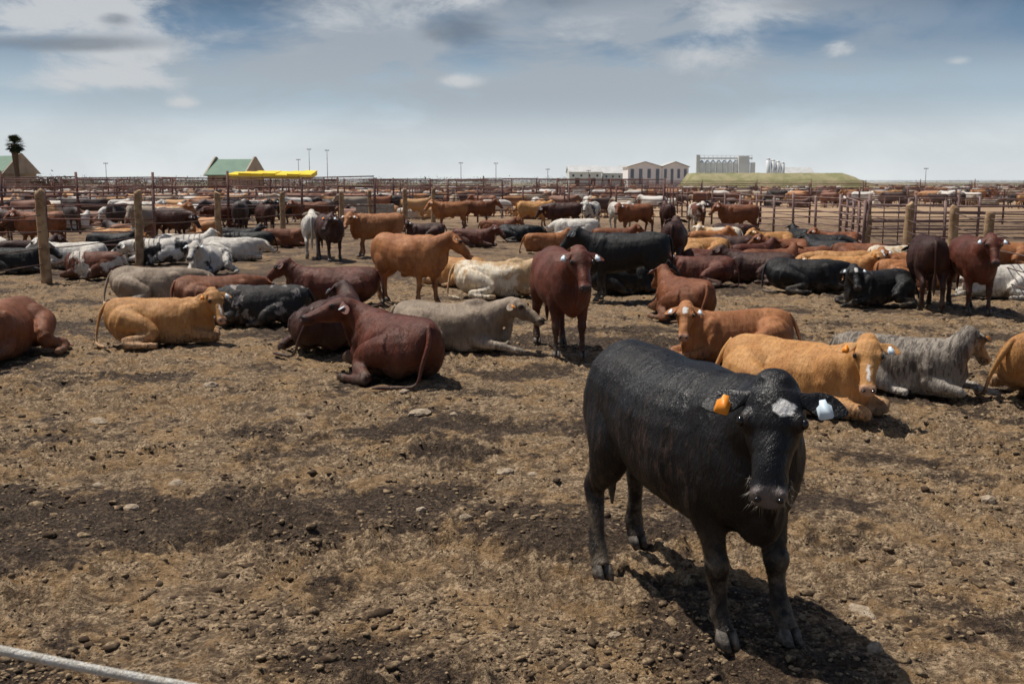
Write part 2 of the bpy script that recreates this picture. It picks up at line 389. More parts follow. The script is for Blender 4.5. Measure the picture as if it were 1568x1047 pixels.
C['cream']=coat('cream_coat',(.70,.50,.28),(.58,.34,.15),muz=(.5,.33,.25),patch=(.76,.67,.52),pscale=1.3,pth=.52)
C['taupe']=coat('taupe_coat',(.36,.275,.195),(.22,.16,.11),legc=(.56,.48,.39))
C['white']=coat('white_coat',(.76,.71,.63),(.66,.60,.52),muz=(.3,.2,.17),dust=.45)
C['whiteblack']=coat('white_black_coat',(.72,.68,.62),(.62,.57,.5),patch=(.02,.018,.018),pscale=2.2,pth=.54,dust=.45)
C['blackwhite']=coat('black_white_coat',(.02,.018,.018),(.03,.026,.024),patch=(.30,.27,.24),pscale=4.5,pth=.60,dust=.5)
C['redwhite']=coat('red_white_coat',(.18,.06,.03),(.12,.04,.02),patch=(.62,.56,.48),pscale=1.5,pth=.54)
C['brindle']=coat('brindle_coat',(.42,.36,.29),(.30,.25,.195),brindle=True,legc=(.66,.60,.52),muz=(.5,.42,.36))
POSE={
 'hero':dict(poll=(.985,-.185,1.335),yaw=-38,pitch=60,hs=1.03,wx=1.12,leg=1.2,deep=.03,droop=.20,voxel=.0115,it=4,hairs=190000,hlen=.023,hwid=.0007,feet=((.16,.025),(.08,.035),(-.24,.05),(.16,-.09)),blaze=(.112,.046,.034,.044),tags=(1,1),tagscale=1.05,whisk=True,tail=.02),
 'S1':dict(poll=(1.04,0,1.36),yaw=0,pitch=54,feet=((.05,0),(-.05,0),(.05,0),(-.12,0)),deep=.02,droop=.3),
 'S2':dict(poll=(.93,.25,1.32),yaw=50,pitch=50,feet=((.1,0),(-.08,0),(-.1,0),(.1,0)),tail=.05,deep=.03),
 'S3':dict(poll=(1.12,.05,1.10),yaw=12,pitch=62,feet=((-.06,0),(.1,0),(.12,0),(-.1,0)),deep=.03),
 'S4':dict(poll=(.93,-.25,1.34),yaw=-50,pitch=50,feet=((.02,0),(.0,0),(.0,0),(.1,0)),deep=.02),
 'L1':dict(lying=True,poll=(.96,0,.86),yaw=0,pitch=44,side=1),
 'L1r':dict(lying=True,poll=(1.02,-.06,.80),yaw=-14,pitch=34,side=-1,stretch=True,hump=True),
 'L2':dict(lying=True,poll=(.84,.25,.85),yaw=70,pitch=52,side=1,stretch=True,blaze=(.12,0,.05,.035)),
 'L3':dict(lying=True,poll=(.86,-.24,.84),yaw=-64,pitch=56,side=-1,droop=.25,blaze=(.33,0,.07,.014)),
 'L4':dict(lying=True,poll=(.95,-.28,.50),yaw=-70,pitch=42,side=-1),
 'L5':dict(lying=True,poll=(.78,.30,.84),yaw=80,pitch=22,side=1),
 'L6':dict(lying=True,poll=(1.02,.1,.62),yaw=25,pitch=40,side=-1),
}
ME={k:cow_mesh('cow_'+k,P) for k,P in POSE.items()}
CN={'hero':'black','black':'black','red':'red','brown':'brown','dark':'dark_brown','tan':'tan','orange':'orange','cream':'cream','taupe':'taupe','white':'white','whiteblack':'black_and_white','blackwhite':'mottled_black','redwhite':'red_and_white','brindle':'brindle'}
def cow(pose,c,x,y,hd,sc=1.0,name=None):
    ly=POSE[pose].get('lying')
    nm=name or (('lying_' if ly else 'standing_')+CN[c]+'_cow')
    o=bpy.data.objects.new(nm,ME[pose]); scene.collection.objects.link(o)
    sc*=.87 if ly else (1 if pose=='hero' else .97)
    o.location=(x,y,0); o.rotation_euler=(0,0,R(hd)); o.scale=(sc,sc,sc)
    o.material_slots[0].link='OBJECT'; o.material_slots[0].material=C[c]
    r=random.random()
    if pose!='hero':
        o.material_slots[3].link='OBJECT'; o.material_slots[3].material=M_tagY if r<.4 else M_tagW
    return o
cow('hero','hero',.885,5.42,-67,.99,'black_steer')
cows=[
('S1','red',.62,13.75,-80,1.05),('S2','orange',-1.85,19.1,-38,1.0),('S1','black',2.1,19.7,176,1),('S1','dark',3.77,25.3,78,1),
('S4','dark',-5.05,30,-65,1),('S2','orange',-3.9,31.6,200,1),('S1','white',-5.75,31.2,100,1),
('S3','dark',7.15,18.6,78,1.0),('S1','red',7.75,18.2,-97,1.0),
('L1','tan',5.62,10.8,15,1.12),('L3','tan',2.68,10.15,-40,1.08),('L2','brindle',4.0,11.1,-38,.95),('L2','orange',2.75,13.0,187,1.0),
('L1','brown',2.73,17.2,105,1.05),('L1r','taupe',-.85,13.8,-6,1.02),('L5','red',-1.32,11.9,118,1.15),('L2','dark',-2.35,13.9,75,1.1),
('L3','tan',-4.75,14.4,14,1.0),('L1','brown',-6.3,13.4,-93,1.12),('L4','blackwhite',-3.75,16.3,182,1.0),('L6','brown',-4.85,17.7,40,1.02),
('L1','red',-3.1,18.9,178,1.1),('L6','taupe',-6.4,19.2,10,1.05),('L1r','cream',-.35,20.4,3,1.1),('L6','tan',-1.1,22.4,150,1),
('L1','whiteblack',-7.1,25.4,-95,1.1),('L6','whiteblack',-9.3,28.6,175,1.1),('L4','redwhite',-9.3,24.2,170,1),('L1','black',-11.8,25.6,0,1),
('L2','white',-9.4,31.0,0,1.1),('L1','white',-11.0,27.2,190,1.05),('L6','white',-7.7,29.6,20,1.05),('S1','brown',-18.3,39.2,-60,1),('L6','black',-8.1,33.7,180,1),('L1','brown',-7.6,36,0,1),('S3','dark',-11.9,38,-30,1),
('L4','white',2.5,42,180,1.2),('L1','red',-1.3,36,-20,1),('L6','black',.2,39.2,0,1),
('L6','black',5.75,21.3,0,1.05),('L2','black',6.5,19.0,200,1),('L1','dark',5.35,23.4,160,1.05),('L3','tan',6.87,22.6,10,1),('L2','red',3.95,22.6,170,1),
('L1','black',2.1,20.9,0,1),('L2','tan',5.3,30,180,1),('L6','dark',6.4,31.3,0,1),('L1','brown',7.5,29.5,180,1),('L1','black',8.4,29,120,1),
('L4','brown',8.8,27.4,0,1),('L6','cream',9.2,26.2,30,1),('L3','orange',7.95,21.7,20,1),('L2','white',9.2,20.2,170,1),('L1','orange',12.6,27.6,180,1),
('L1','black',9.5,36,90,1),('L6','dark',8.1,40,0,1),('S1','redwhite',7.9,46.5,-85,1),('S2','brown',5.1,45,200,1),('S1','dark',6.5,45.5,90,1),
('S4','white',4.8,48,-60,1),('S1','whiteblack',3.6,49,-110,1),('S3','dark',2.3,48,180,1),('S1','orange',-2.8,50,200,1),
('L1','brown',-.6,44,0,1),('L2','dark',-3.2,40.5,180,1),('S1','brown',-1.7,53,10,1),('L1','orange',1.0,33,20,1),
('L6','brown',7.0,25.9,200,1),('L1','red',6.0,27.3,30,1),('L2','orange',8.7,23.8,190,1),('L4','black',9.2,31.8,0,1),('L1','brown',10.1,33.5,180,1),('L1','tan',4.2,27.8,150,1),
('L6','red',4.6,25,20,1),('L1','dark',9.6,24.3,90,1),('L6','tan',7.4,24.3,170,1),('L2','brown',5.9,25.0,10,1),('L1','tan',8.1,33.5,200,1),
('L1','orange',6.2,34.5,20,1),('L6','black',4.6,33.2,180,1),('L1','brown',3.4,36.5,0,1),('L2','cream',7.1,37.0,170,1),('S1','brown',9.0,43,190,1),('S2','tan',1.0,51,0,1),
('L1','dark',-13,29,30,1),('L2','black',-12.2,33,0,1),('L6','tan',-13.2,36,10,1),('S2','brown',-14.5,33.5,170,1),('S1','dark',-16.5,36,0,1),('L1','brown',-14.7,27.5,180,1),
('L4','white',-15.2,31,0,1),('L2','black',-9.2,36.5,0,1),('S1','orange',-14,44,0,1),('S3','red',-12,46,180,1),('S4','dark',-10,44,120,1),('S1','brown',-9.0,49,200,1),('S1','black',-12.5,52,0,1),('S2','black',-11,55,180,1),('S1','white',-17,50,10,1),('S1','cream',-13,40.5,185,1),
('S1','red',13.0,24.5,-120,1),('L1','brown',14.3,26.5,0,1),('S2','brown',15.5,30,200,1),
]
for c in cows: cow(*c)
# ------------------------------------------------------------------ distant herd (one object)
low=[]
for k in('S1','S2','S3','S4','L1','L2'):
    P=dict(POSE[k]); P.update(voxel=.045,it=1,dec=.35,ears=False,tags=(0,0)); me=cow_mesh('low_'+k,P)
    me.calc_loop_triangles(); n=len(me.vertices); co=np.empty(n*3); me.vertices.foreach_get('co',co)
    t=np.empty(len(me.loop_triangles)*3,dtype=np.int64); me.loop_triangles.foreach_get('vertices',t)
    low.append((co.reshape(-1,3),t.reshape(-1,3))); bpy.data.meshes.remove(me)
cols=[(.18,.06,.028),(.27,.095,.036),(.08,.03,.018),(.48,.22,.08),(.018,.016,.016),(.66,.61,.54),(.70,.66,.6),(.22,.09,.045),(.58,.31,.12),(.03,.02,.02),(.38,.3,.22),(.05,.03,.022)]
def np_mesh(name,V,F,mat,colr=None,sm=True):
    me=bpy.data.meshes.new(name); me.vertices.add(len(V)); me.vertices.foreach_set('co',V.astype(np.float32).ravel())
    k=F.shape[1]; me.loops.add(F.size); me.loops.foreach_set('vertex_index',F.astype(np.int32).ravel())
    me.polygons.add(len(F)); me.polygons.foreach_set('loop_start',np.arange(0,F.size,k,dtype=np.int32))
    try: me.polygons.foreach_set('loop_total',np.full(len(F),k,dtype=np.int32))
    except Exception: pass
    me.update(calc_edges=True); me.validate()
    me.polygons.foreach_set('use_smooth',[sm]*len(me.polygons))
    if colr is not None:
        at=me.color_attributes.new('tint','FLOAT_COLOR','POINT'); at.data.foreach_set('color',colr.astype(np.float32).ravel())
    me.materials.append(mat); o=bpy.data.objects.new(name,me); scene.collection.objects.link(o); return o
def tintmat(name,rough=.7):
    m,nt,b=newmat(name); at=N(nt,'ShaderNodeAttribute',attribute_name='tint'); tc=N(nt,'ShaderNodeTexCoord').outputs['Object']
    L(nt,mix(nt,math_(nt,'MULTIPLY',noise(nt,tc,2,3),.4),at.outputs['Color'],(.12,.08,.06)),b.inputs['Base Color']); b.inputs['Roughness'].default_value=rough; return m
VV=[];FF=[];CC=[];off=0
spots=[]
for i in range(2300):
    u=rng.random(); y=60*math.exp(u*math.log(340/60))
    x=rng.uniform(-.62,.62)*y
    if 9<x<40 and 30<y<88: continue
    if -4.5<x<10.5 and y<62: continue
    spots.append((x,y))
for i in range(70):
    y=rng.uniform(38,60); x=rng.uniform(-34,-11); spots.append((x,y))
for x,y in spots:
    if y>120:
        x=round(x/9)*9+rng.normal(0,2.4); y=round(y/14)*14+rng.normal(0,2)
    V,F=low[rng.integers(0,6)]; th=rng.uniform(0,6.28); s=rng.uniform(.85,1.05)
    c,sn=math.cos(th)*s,math.sin(th)*s
    W=np.stack([V[:,0]*c-V[:,1]*sn+x,V[:,0]*sn+V[:,1]*c+y,V[:,2]*s],1)
    k=np.array([*cols[rng.integers(0,len(cols))],1.0]); hz=min(.35,max(0,(y-80)/700)); k=k*(1-hz)+np.array([.34,.33,.32,1])*hz  # coat colours blended toward grey with distance, haze painted into the tint
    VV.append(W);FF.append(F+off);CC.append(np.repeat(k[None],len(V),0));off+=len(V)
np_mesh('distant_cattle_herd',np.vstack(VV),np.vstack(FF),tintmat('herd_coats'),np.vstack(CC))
# ------------------------------------------------------------------ ground
perm=rng.permutation(256); perm=np.concatenate([perm,perm]); gr=rng.normal(0,1,(256,2)); gr/=np.linalg.norm(gr,axis=1)[:,None]
def pn(x,y):
    xi=np.floor(x).astype(int); yi=np.floor(y).astype(int); xf=x-xi; yf=y-yi
    u=xf*xf*xf*(xf*(xf*6-15)+10); v=yf*yf*yf*(yf*(yf*6-15)+10)
    def d(ix,iy,fx,fy):
        h=perm[(perm[(ix)&255]+iy)&255]; g_=gr[h]; return g_[...,0]*fx+g_[...,1]*fy
    a_=d(xi,yi,xf,yf); b_=d(xi+1,yi,xf-1,yf); c_=d(xi,yi+1,xf,yf-1); e_=d(xi+1,yi+1,xf-1,yf-1)
    return (a_*(1-u)+b_*u)*(1-v)+(c_*(1-u)+e_*u)*v*1.0
def fbm(x,y,f,o,g_=.5):
    s=0;am=1
    for i in range(o): s=s+am*pn(x*f+i*17.3,y*f-i*9.1); f*=2.03; am*=g_
    return s
def relief(X,Y):
    wx=X+.05*fbm(X,Y,6,2); wy=Y+.05*fbm(X+40,Y,6,2)
    msk=np.clip(.76+1.4*fbm(X,Y,.9,3),.3,1.45)
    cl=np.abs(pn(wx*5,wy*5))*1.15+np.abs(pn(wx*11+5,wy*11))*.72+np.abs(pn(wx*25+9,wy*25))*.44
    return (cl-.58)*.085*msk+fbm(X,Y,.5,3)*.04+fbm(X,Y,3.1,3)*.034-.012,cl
rows=[0.0,.6,1.2,2,2.8,3.4]
r=3.4
while r<16: r*=1.0027; rows.append(r)
while r<60: r*=1.007; rows.append(r)
while r<7000: r*=1.06; rows.append(r)
ang=list(np.arange(-36,36.01,.14))
ang=[-180+ i*(144/40) for i in range(40)]+ang+[36+(i+1)*(144/40) for i in range(39)]
ra=np.array(rows[1:]); aa=np.radians(np.array(ang)); nr,na=len(ra),len(aa)
X=np.sin(aa)[None,:]*ra[:,None]; Y=np.cos(aa)[None,:]*ra[:,None]
V=np.stack([X.ravel(),Y.ravel(),np.zeros(nr*na)],1)
i=np.arange(nr-1)[:,None]*na; j=np.arange(na)[None,:]; j2=(j+1)%na
F=np.stack([(i+j),(i+j2),(i+na+j2),(i+na+j)],-1).reshape(-1,4)[:,::-1]
hgt,cl=relief(V[:,0],V[:,1]); fade=np.clip((90-np.hypot(V[:,0],V[:,1]))/60,0,1)
V[:,2]=hgt*fade
V=np.vstack([V,[[0,0,0]]])
patches=[(-2.0,6.4,1.0,.5,1.2),(-2.9,7.0,1.1,.5,1.1),(-.65,8.4,.7,.5,1.1),(-.9,7.2,.8,.4,.5),(-.2,12.0,1.6,.8,1.1),(-7,16,3,1.2,.7),(-3.5,7.3,.8,.4,.8),(1.4,5.2,.8,.6,.8),(2.6,5.1,.9,.5,.8),(0,9.5,1.2,.4,.5),
 (-2.2,9.2,1.2,.4,.5),(2.5,8.3,1,.5,.4),(-9,27,5,3,.9),(0,27,8,3,.7),(6,25,5,4,.9),(-5,34,5,3,.8),(4.5,6.6,1,.5,.5),(1.2,15,3,1,.8),(-5,11,1.5,.5,.35),(.4,6.3,.6,.5,.5),(-6,24,3,2,.9),(-1.5,15.5,3,1.2,.7),(-1.2,5.6,.6,.3,.4),(5,15,3,2,.4)]
damp=np.zeros(len(V))
for px,py,sx,sy,st in patches: damp+=st*np.exp(-((V[:,0]-px)/sx)**2-((V[:,1]-py)/sy)**2)
X2,Y2=V[:,0],V[:,1]
damp=damp*.95+1.7*fbm(X2,Y2,.8,5,.62)+.05
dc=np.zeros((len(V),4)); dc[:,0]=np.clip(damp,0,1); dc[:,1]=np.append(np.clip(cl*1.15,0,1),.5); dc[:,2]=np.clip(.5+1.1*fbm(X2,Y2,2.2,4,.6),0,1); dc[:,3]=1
gm,nt,b=newmat('trampled_feedlot_soil')
tc=N(nt,'ShaderNodeTexCoord').outputs['Object']
at=N(nt,'ShaderNodeAttribute',attribute_name='tint'); sc=N(nt,'ShaderNodeSeparateColor'); L(nt,at.outputs['Color'],sc.inputs[0])
sp=N(nt,'ShaderNodeSeparateXYZ'); L(nt,tc,sp.inputs[0]); gy=sp.outputs[1]
n3=noise(nt,tc,38,4,.78); n2=noise(nt,tc,9,4,.7)
dry=mix(nt,smooth(nt,n3,.36,.66),(.110,.068,.038),(.60,.440,.275))
dry=mix(nt,smooth(nt,n2,.40,.60,0,.68),dry,(.145,.092,.053))
dry=mix(nt,math_(nt,'MULTIPLY',smooth(nt,sc.outputs[2],.45,.8),.42),dry,(.37,.225,.10))
dm=math_(nt,'ADD',sc.outputs[0],math_(nt,'MULTIPLY',math_(nt,'SUBTRACT',n2,.5),2.4))
dk=smooth(nt,dm,.2,.95,0,.95)
c=mix(nt,dk,dry,mix(nt,smooth(nt,n3,.38,.70),(.018,.012,.009),(.13,.085,.053)))
c=mix(nt,smooth(nt,sc.outputs[1],.12,.44,.65,0),c,(.045,.029,.019))  # creases between clods painted darker: moist soil plus shade put into the colour
mid=mix(nt,smooth(nt,noise(nt,tc,.9,4,.75),.38,.64),(.26,.175,.11),(.075,.050,.035))
c=mix(nt,smooth(nt,gy,14,45,0,.85),c,mid)
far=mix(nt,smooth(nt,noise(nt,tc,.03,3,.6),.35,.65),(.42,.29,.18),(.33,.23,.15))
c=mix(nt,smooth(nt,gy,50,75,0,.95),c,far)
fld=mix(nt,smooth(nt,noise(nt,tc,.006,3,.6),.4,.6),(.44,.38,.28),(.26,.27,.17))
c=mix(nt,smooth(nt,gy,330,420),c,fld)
c=mix(nt,smooth(nt,gy,500,2500,0,.7),c,(.52,.55,.56))  # aerial haze painted over the far field colour
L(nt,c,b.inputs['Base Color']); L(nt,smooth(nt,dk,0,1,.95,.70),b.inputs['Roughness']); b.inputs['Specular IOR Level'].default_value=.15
bn=N(nt,'ShaderNodeBump'); bn.inputs['Strength'].default_value=1.0; bn.inputs['Distance'].default_value=.045
L(nt,math_(nt,'ADD',n3,math_(nt,'MULTIPLY',n2,1.2)),bn.inputs['Height']); L(nt,bn.outputs[0],b.inputs['Normal'])
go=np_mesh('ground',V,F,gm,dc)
# ------------------------------------------------------------------ clods and stones
def ico(sub):
    import bmesh
    bm=bmesh.new(); bmesh.ops.create_icosphere(bm,subdivisions=sub,radius=1); V=np.array([v.co[:] for v in bm.verts]); F=np.array([[v.index for v in f.verts] for f in bm.faces]); bm.free(); return V,F
def scatter(name,X,Y,S,sub,mat,flat=.55,jit=.28,sm=False):
    V0,F0=ico(sub); n=len(X); m=len(V0); Z=relief(X,Y)[0]
    q=V0[None]*(1+rng.normal(0,jit,(n,m,1)))*np.stack([S*rng.uniform(.8,1.7,n),S*rng.uniform(.7,1.2,n),S*flat*rng.uniform(.7,1.3,n)],1)[:,None,:]
    th=rng.uniform(0,6.28,n)[:,None]; c,sn=np.cos(th),np.sin(th)
    W=np.stack([q[...,0]*c-q[...,1]*sn+X[:,None],q[...,0]*sn+q[...,1]*c+Y[:,None],q[...,2]+(S*-.02)[:,None]+Z[:,None]],-1).reshape(-1,3)
    FF=(F0[None]+(np.arange(n)*m)[:,None,None]).reshape(-1,3)
    return np_mesh(name,W,FF,mat,sm=sm)
cm,nt,b=newmat('dry_clods'); tc=N(nt,'ShaderNodeTexCoord').outputs['Object']
c=mix(nt,smooth(nt,noise(nt,tc,9,3),.38,.62),(.055,.036,.023),(.38,.275,.165)); c=mix(nt,smooth(nt,noise(nt,tc,60,3,.75),.38,.62,.75,0),c,(.055,.036,.024))
L(nt,c,b.inputs['Base Color']); b.inputs['Roughness'].default_value=.95; b.inputs['Specular IOR Level'].default_value=.1
n=50000; yy=3.9*np.exp(rng.random(n)*math.log(24/3.9)); xx=rng.uniform(-.56,.56,n)*yy
dens=fbm(xx,yy,1.1,3)+rng.normal(0,.25,n)
k=dens>.08; xx,yy=xx[k],yy[k]
scatter('dirt_clods',xx,yy,np.clip(rng.lognormal(-4.95,.58,len(xx))*(1+yy*.03),.003,.042),1,cm,jit=.24,sm=True)
st=np.array([(-.88,10.0,.11),(-.55,10.0,.06),(-.05,7.9,.08),(.15,7.9,.06),(-2.55,7.0,.06),(-2.45,7.65,.07),(3.3,7.25,.09),(1.7,4.8,.07),(1.8,5.3,.09),(-.3,6.8,.06),(-3.8,9.7,.08),(-3.0,7.6,.05),(-3.2,11.3,.09),(-1.1,10.9,.05),(.5,5.0,.04),(-.6,6.9,.05),(-5.0,14.7,.1),(4.4,9,.08),(2.6,12,.06),(-2.0,10,.05)])
sm_=simple('dusty_stone',(.48,.385,.28),.95,(.30,.225,.155),25,bump=.9,spec=.1)
scatter('field_stones',st[:,0],st[:,1],st[:,2]*.75,2,sm_,.6,.10)
# ------------------------------------------------------------------ fences
wood=simple('weathered_timber',(.44,.30,.17),.85,(.25,.155,.085),6,bump=.6)
wire=simple('fence_wire',(.16,.11,.09),.6,(.10,.06,.045),5,metal=.3)
rust=simple('rusty_pipe',(.19,.085,.062),.7,(.11,.062,.06),3,bump=.2)
rustg=simple('faded_pipe',(.26,.17,.15),.7,(.17,.10,.085),3)
def timber_fence(name,pts,hs,strands=5):
    g=G()
    for (x,y),h in zip(pts,hs):
        r=.10+random.uniform(-.01,.015); lx,ly=random.gauss(0,.04),random.gauss(0,.04)
        stt=[(Vector((x+lx*t+random.gauss(0,.008),y+ly*t,-.1+(h+.1)*t)),r*(1.12-.16*t)*random.uniform(.93,1.07),r*(1.12-.16*t)) for t in(0,.2,.4,.6,.8,.97,1)]
        stt[-1]=(stt[-1][0],r*.8,r*.8); g.add(*tube(stt,up=(1,0,0),seg=12,k=2),m=0)
    for i in range(len(pts)-1):
        (x0,y0),(x1,y1)=pts[i],pts[i+1]
        for k in range(strands):
            za=hs[i]*(.2+.72*k/(strands-1)); zb=hs[i+1]*(.2+.72*k/(strands-1)); P=[]
            for t in np.linspace(0,1,7): P.append((Vector((x0+(x1-x0)*t,y0+(y1-y0)*t,za+(zb-za)*t-.06*math.sin(math.pi*t)*random.uniform(.5,1.2))),.012,.012))
            g.add(*tube(P,seg=6,k=1),m=1)
    return g.obj(name,[wood,wire],True)
Lp=[(-11.2,18.5),(-10.05,23.3),(-9.74,28.3),(-8.98,33.3),(-8.07,38.3),(-6.75,43),(-6.2,48),(-5.2,53),(-4.2,58)]
timber_fence('timber_post_fence',Lp,[1.95,1.94,1.9,1.82,1.78,1.77,1.74,1.8,1.8])
timber_fence('timber_post_fence',[(8.6,16.2),(9.45,21.5),(9.75,24.0),(10.0,27.5),(10.3,31.5)],[1.6,1.55,1.6,1.6,1.6])
def pipe_fence(g,p0,p1,h,nr=5,sp=3.0,rp=.04,rr=.022,m=0,low=.35,jit=.04):
    p0=Vector((*p0,0));p1=Vector((*p1,0)); Ln=(p1-p0).length; n=max(1,round(Ln/sp))
    for i in range(n+1):
        p=p0.lerp(p1,i/n); hh=h*random.uniform(1-jit,1+jit*2); g.add(*cyl(p,p+Vector((random.gauss(0,.02),0,hh)),rp,seg=7),m=m)
    for k in range(nr):
        z=low+(h*.97-low)*k/(nr-1)
        for i in range(n):
            a_=p0.lerp(p1,i/n);b_=p0.lerp(p1,(i+1)/n)
            g.add(*cyl(a_+Vector((0,0,z+random.gauss(0,.02))),b_+Vector((0,0,z+random.gauss(0,.02))),rr,seg=6),m=m)
g=G(); pipe_fence(g,(10.3,31.5),(11.6,38.4),1.6,6,2.0,.05,.025); pipe_fence(g,(11.6,38.4),(10.1,55),1.6,6,2.4,.05,.025); g.obj('pipe_fence',[rustg],True)
g=G(); pipe_fence(g,(-4.2,58),(10.1,55),1.85,6,2.4,.05,.028); g.obj('pipe_fence',[rust],True)
g=G(); pipe_fence(g,(-30,44),(-5.8,46),2.4,6,3.0,.055,.028); g.obj('pipe_fence',[rust],True)
g=G(); pipe_fence(g,(-22,30),(-10.2,31),1.9,5,3.2); g.obj('pipe_fence',[rust],True)
g=G(); pipe_fence(g,(10.2,31.5),(21,29),1.5,6,2.2,.045,.025); g.obj('pipe_fence',[rustg],True)
g=G(); pipe_fence(g,(11.6,38.4),(28,37),1.6,6,2.4,.05,.025); g.obj('pipe_fence',[rustg],True)
g=G(); pipe_fence(g,(10.1,55),(40,56),1.8,6,2.6,.05,.028); g.obj('pipe_fence',[rust],True)
g=G()
for x in(10.9,12.3,13.6):
    g.add(*cyl((x,33.2,0),(x,33.2,1.75),.05,seg=8))
for k in range(7): g.add(*cyl((10.9,33.2,.25+k*.24),(13.6,33.2,.25+k*.24),.022,seg=6))
for x in(11.35,11.8,12.75,13.2): g.add(*cyl((x,33.2,.25),(x,33.2,1.69),.018,seg=6))
g.obj('pipe_gate',[rustg],True)
g=G()
for y in(66,78,92,110,130,155,185,220,260):
    x0=-.62*y; x1=.62*y
    pipe_fence(g,(x0,y),(9.5 if y<95 else x1,y+random.uniform(-2,2)),random.uniform(1.7,2.6),5,max(3.2,y/20),.055,.03)
for x in(-60,-46,-34,-24,-15,-6,3,10,40,55): pipe_fence(g,(x,62),(x*1.9,150),1.8,4,6,.05,.026)
g.obj('distant_pipe_fences',[rust],True)
# ------------------------------------------------------------------ rope close to the camera
g=G(); P=[]
ropem=simple('white_rope',(.80,.77,.70),.9,(.66,.61,.52),60,bump=.8)
def rz(x): return 1.331+.064*(x-1.05)**2 if x<1.05 else 1.331+.05*(x-1.05)**2
for x in np.linspace(-3.2,2.8,40):
    P.append((Vector((x,1.42,rz(x)-.022)),.007,.007))
g.add(*tube(P,seg=10,k=1),m=0)
for x in(-3.2,2.8): g.add(*cyl((x,1.42,0),(x,1.42,rz(x)+.1),.06,seg=12),m=1)
g.obj('rope_fence',[ropem,wood],True)
# ------------------------------------------------------------------ buildings
greenroof=simple('green_roof',(.05,.13,.08),.6,(.07,.16,.10),.5); ywall=simple('cream_wall',(.42,.36,.28),.8,scale=.3)
glass=simple('dark_opening',(.04,.045,.05),.4); greyroof=simple('grey_sheet_roof',(.50,.50,.49),.6,(.42,.42,.41),.4); palewall=simple('pale_wall',(.66,.67,.68),.8,(.58,.59,.60),.2)  # distance haze put into the pale roof and wall colours of far sheds
bluew=simple('blue_grey_cladding',(.15,.20,.25),.6,(.19,.24,.29),.5); silo=simple('galvanised_silo',(.70,.71,.72),.5,(.6,.62,.64),.3); yel=simple('yellow_sheeting',(.80,.62,.04),.6,(.7,.5,.03),.5)
white=simple('white_cladding',(.86,.86,.85),.6,(.80,.81,.82),.3)
def parent(name,parts,loc=(0,0,0),rot=0):
    e=bpy.data.objects.new(name,None); scene.collection.objects.link(e)
    for pn_,gg,ms in parts:
        o=gg.obj(pn_,ms); o.parent=e
    e.location=loc; e.rotation_euler=(0,0,rot); return e
def shed(name,loc,w,d,eave,ridge,wallm,roofm,rot=0,doors=2,wins=4,ov=.4,parapet=False):
    W=G();Rf=G();O=G();Fr=G()
    W.add(*box(-w/2,w/2,-d/2,d/2,0,eave))
    W.add([(-w/2,-d/2,eave),(-w/2,d/2,eave),(-w/2,0,ridge),(w/2,-d/2,eave),(w/2,d/2,eave),(w/2,0,ridge)],[(0,2,1),(3,4,5)])
    for s in(-1,1):
        y0=s*(d/2+ov); z0=eave-ov*(ridge-eave)/(d/2)
        Rf.add([(-w/2-ov,y0,z0),(w/2+ov,y0,z0),(w/2+ov,0,ridge+.02),(-w/2-ov,0,ridge+.02),(-w/2-ov,y0,z0+.14),(w/2+ov,y0,z0+.14),(w/2+ov,0,ridge+.16),(-w/2-ov,0,ridge+.16)],[(0,1,2,3),(4,7,6,5),(0,4,5,1),(1,5,6,2),(3,2,6,7),(0,3,7,4)])
    if parapet:
        for s in(-1,1):
            x=s*(w/2+ov+.15)
            Fr.add([(x-.15,-d/2-.5,eave-.3),(x-.15,d/2+.5,eave-.3),(x-.15,.3,ridge+.6),(x-.15,-.3,ridge+.6),(x+.15,-d/2-.5,eave-.3),(x+.15,d/2+.5,eave-.3),(x+.15,.3,ridge+.6),(x+.15,-.3,ridge+.6)],[(0,3,2,1),(4,5,6,7),(0,4,7,3),(3,7,6,2),(2,6,5,1),(0,1,5,4)])
    for i in range(doors):
        x=-w/2+w*(i+.5)/doors; O.add(*box(x-w*.07,x+w*.07,-d/2-.06,-d/2-.01,0,eave*.6))
    for i in range(wins):
        x=-w/2+w*(i+.5)/wins; O.add(*box(x-w*.03,x+w*.03,-d/2-.05,-d/2-.012,eave*.7,eave*.84))
    parts=[('walls',W,[wallm]),('roof',Rf,[roofm]),('openings',O,[glass])]
    if Fr.n: parts.append(('gable_parapets',Fr,[wallm]))
    return parent(name,parts,loc,rot)
shed('green_roof_farm_building',(-50.5,200,0),6.6,9,3.4,6.0,ywall,greenroof,R(-12),1,3,parapet=True)
shed('green_roof_farm_building',(-95,200,0),11,10,3.8,6.6,ywall,greenroof,R(-12),1,3,parapet=True)
RF=G();PS=G()
for i in range(7):
    x0=-46+i*1.95; a1=random.uniform(-.15,.15); b1=random.uniform(-.2,.2)
    RF.add([(x0,176,3.35+a1),(x0+1.9,176,3.3+a1),(x0+1.9,182,3.8+b1),(x0,182,3.85+b1),(x0,176,2.55),(x0+1.9,176,2.5),(x0+1.9,182,3.2),(x0,182,3.2)],[(0,1,2,3),(7,6,5,4),(0,4,5,1),(1,5,6,2),(2,6,7,3),(3,7,4,0)])
    PS.add(*cyl((x0+.1,176.2,0),(x0+.1,176.2,2.6),.08)); PS.add(*cyl((x0+.1,181.6,0),(x0+.1,181.6,3.2),.08))
parent('yellow_roof_feed_shelter',[('roof',RF,[yel]),('posts',PS,[rust])])
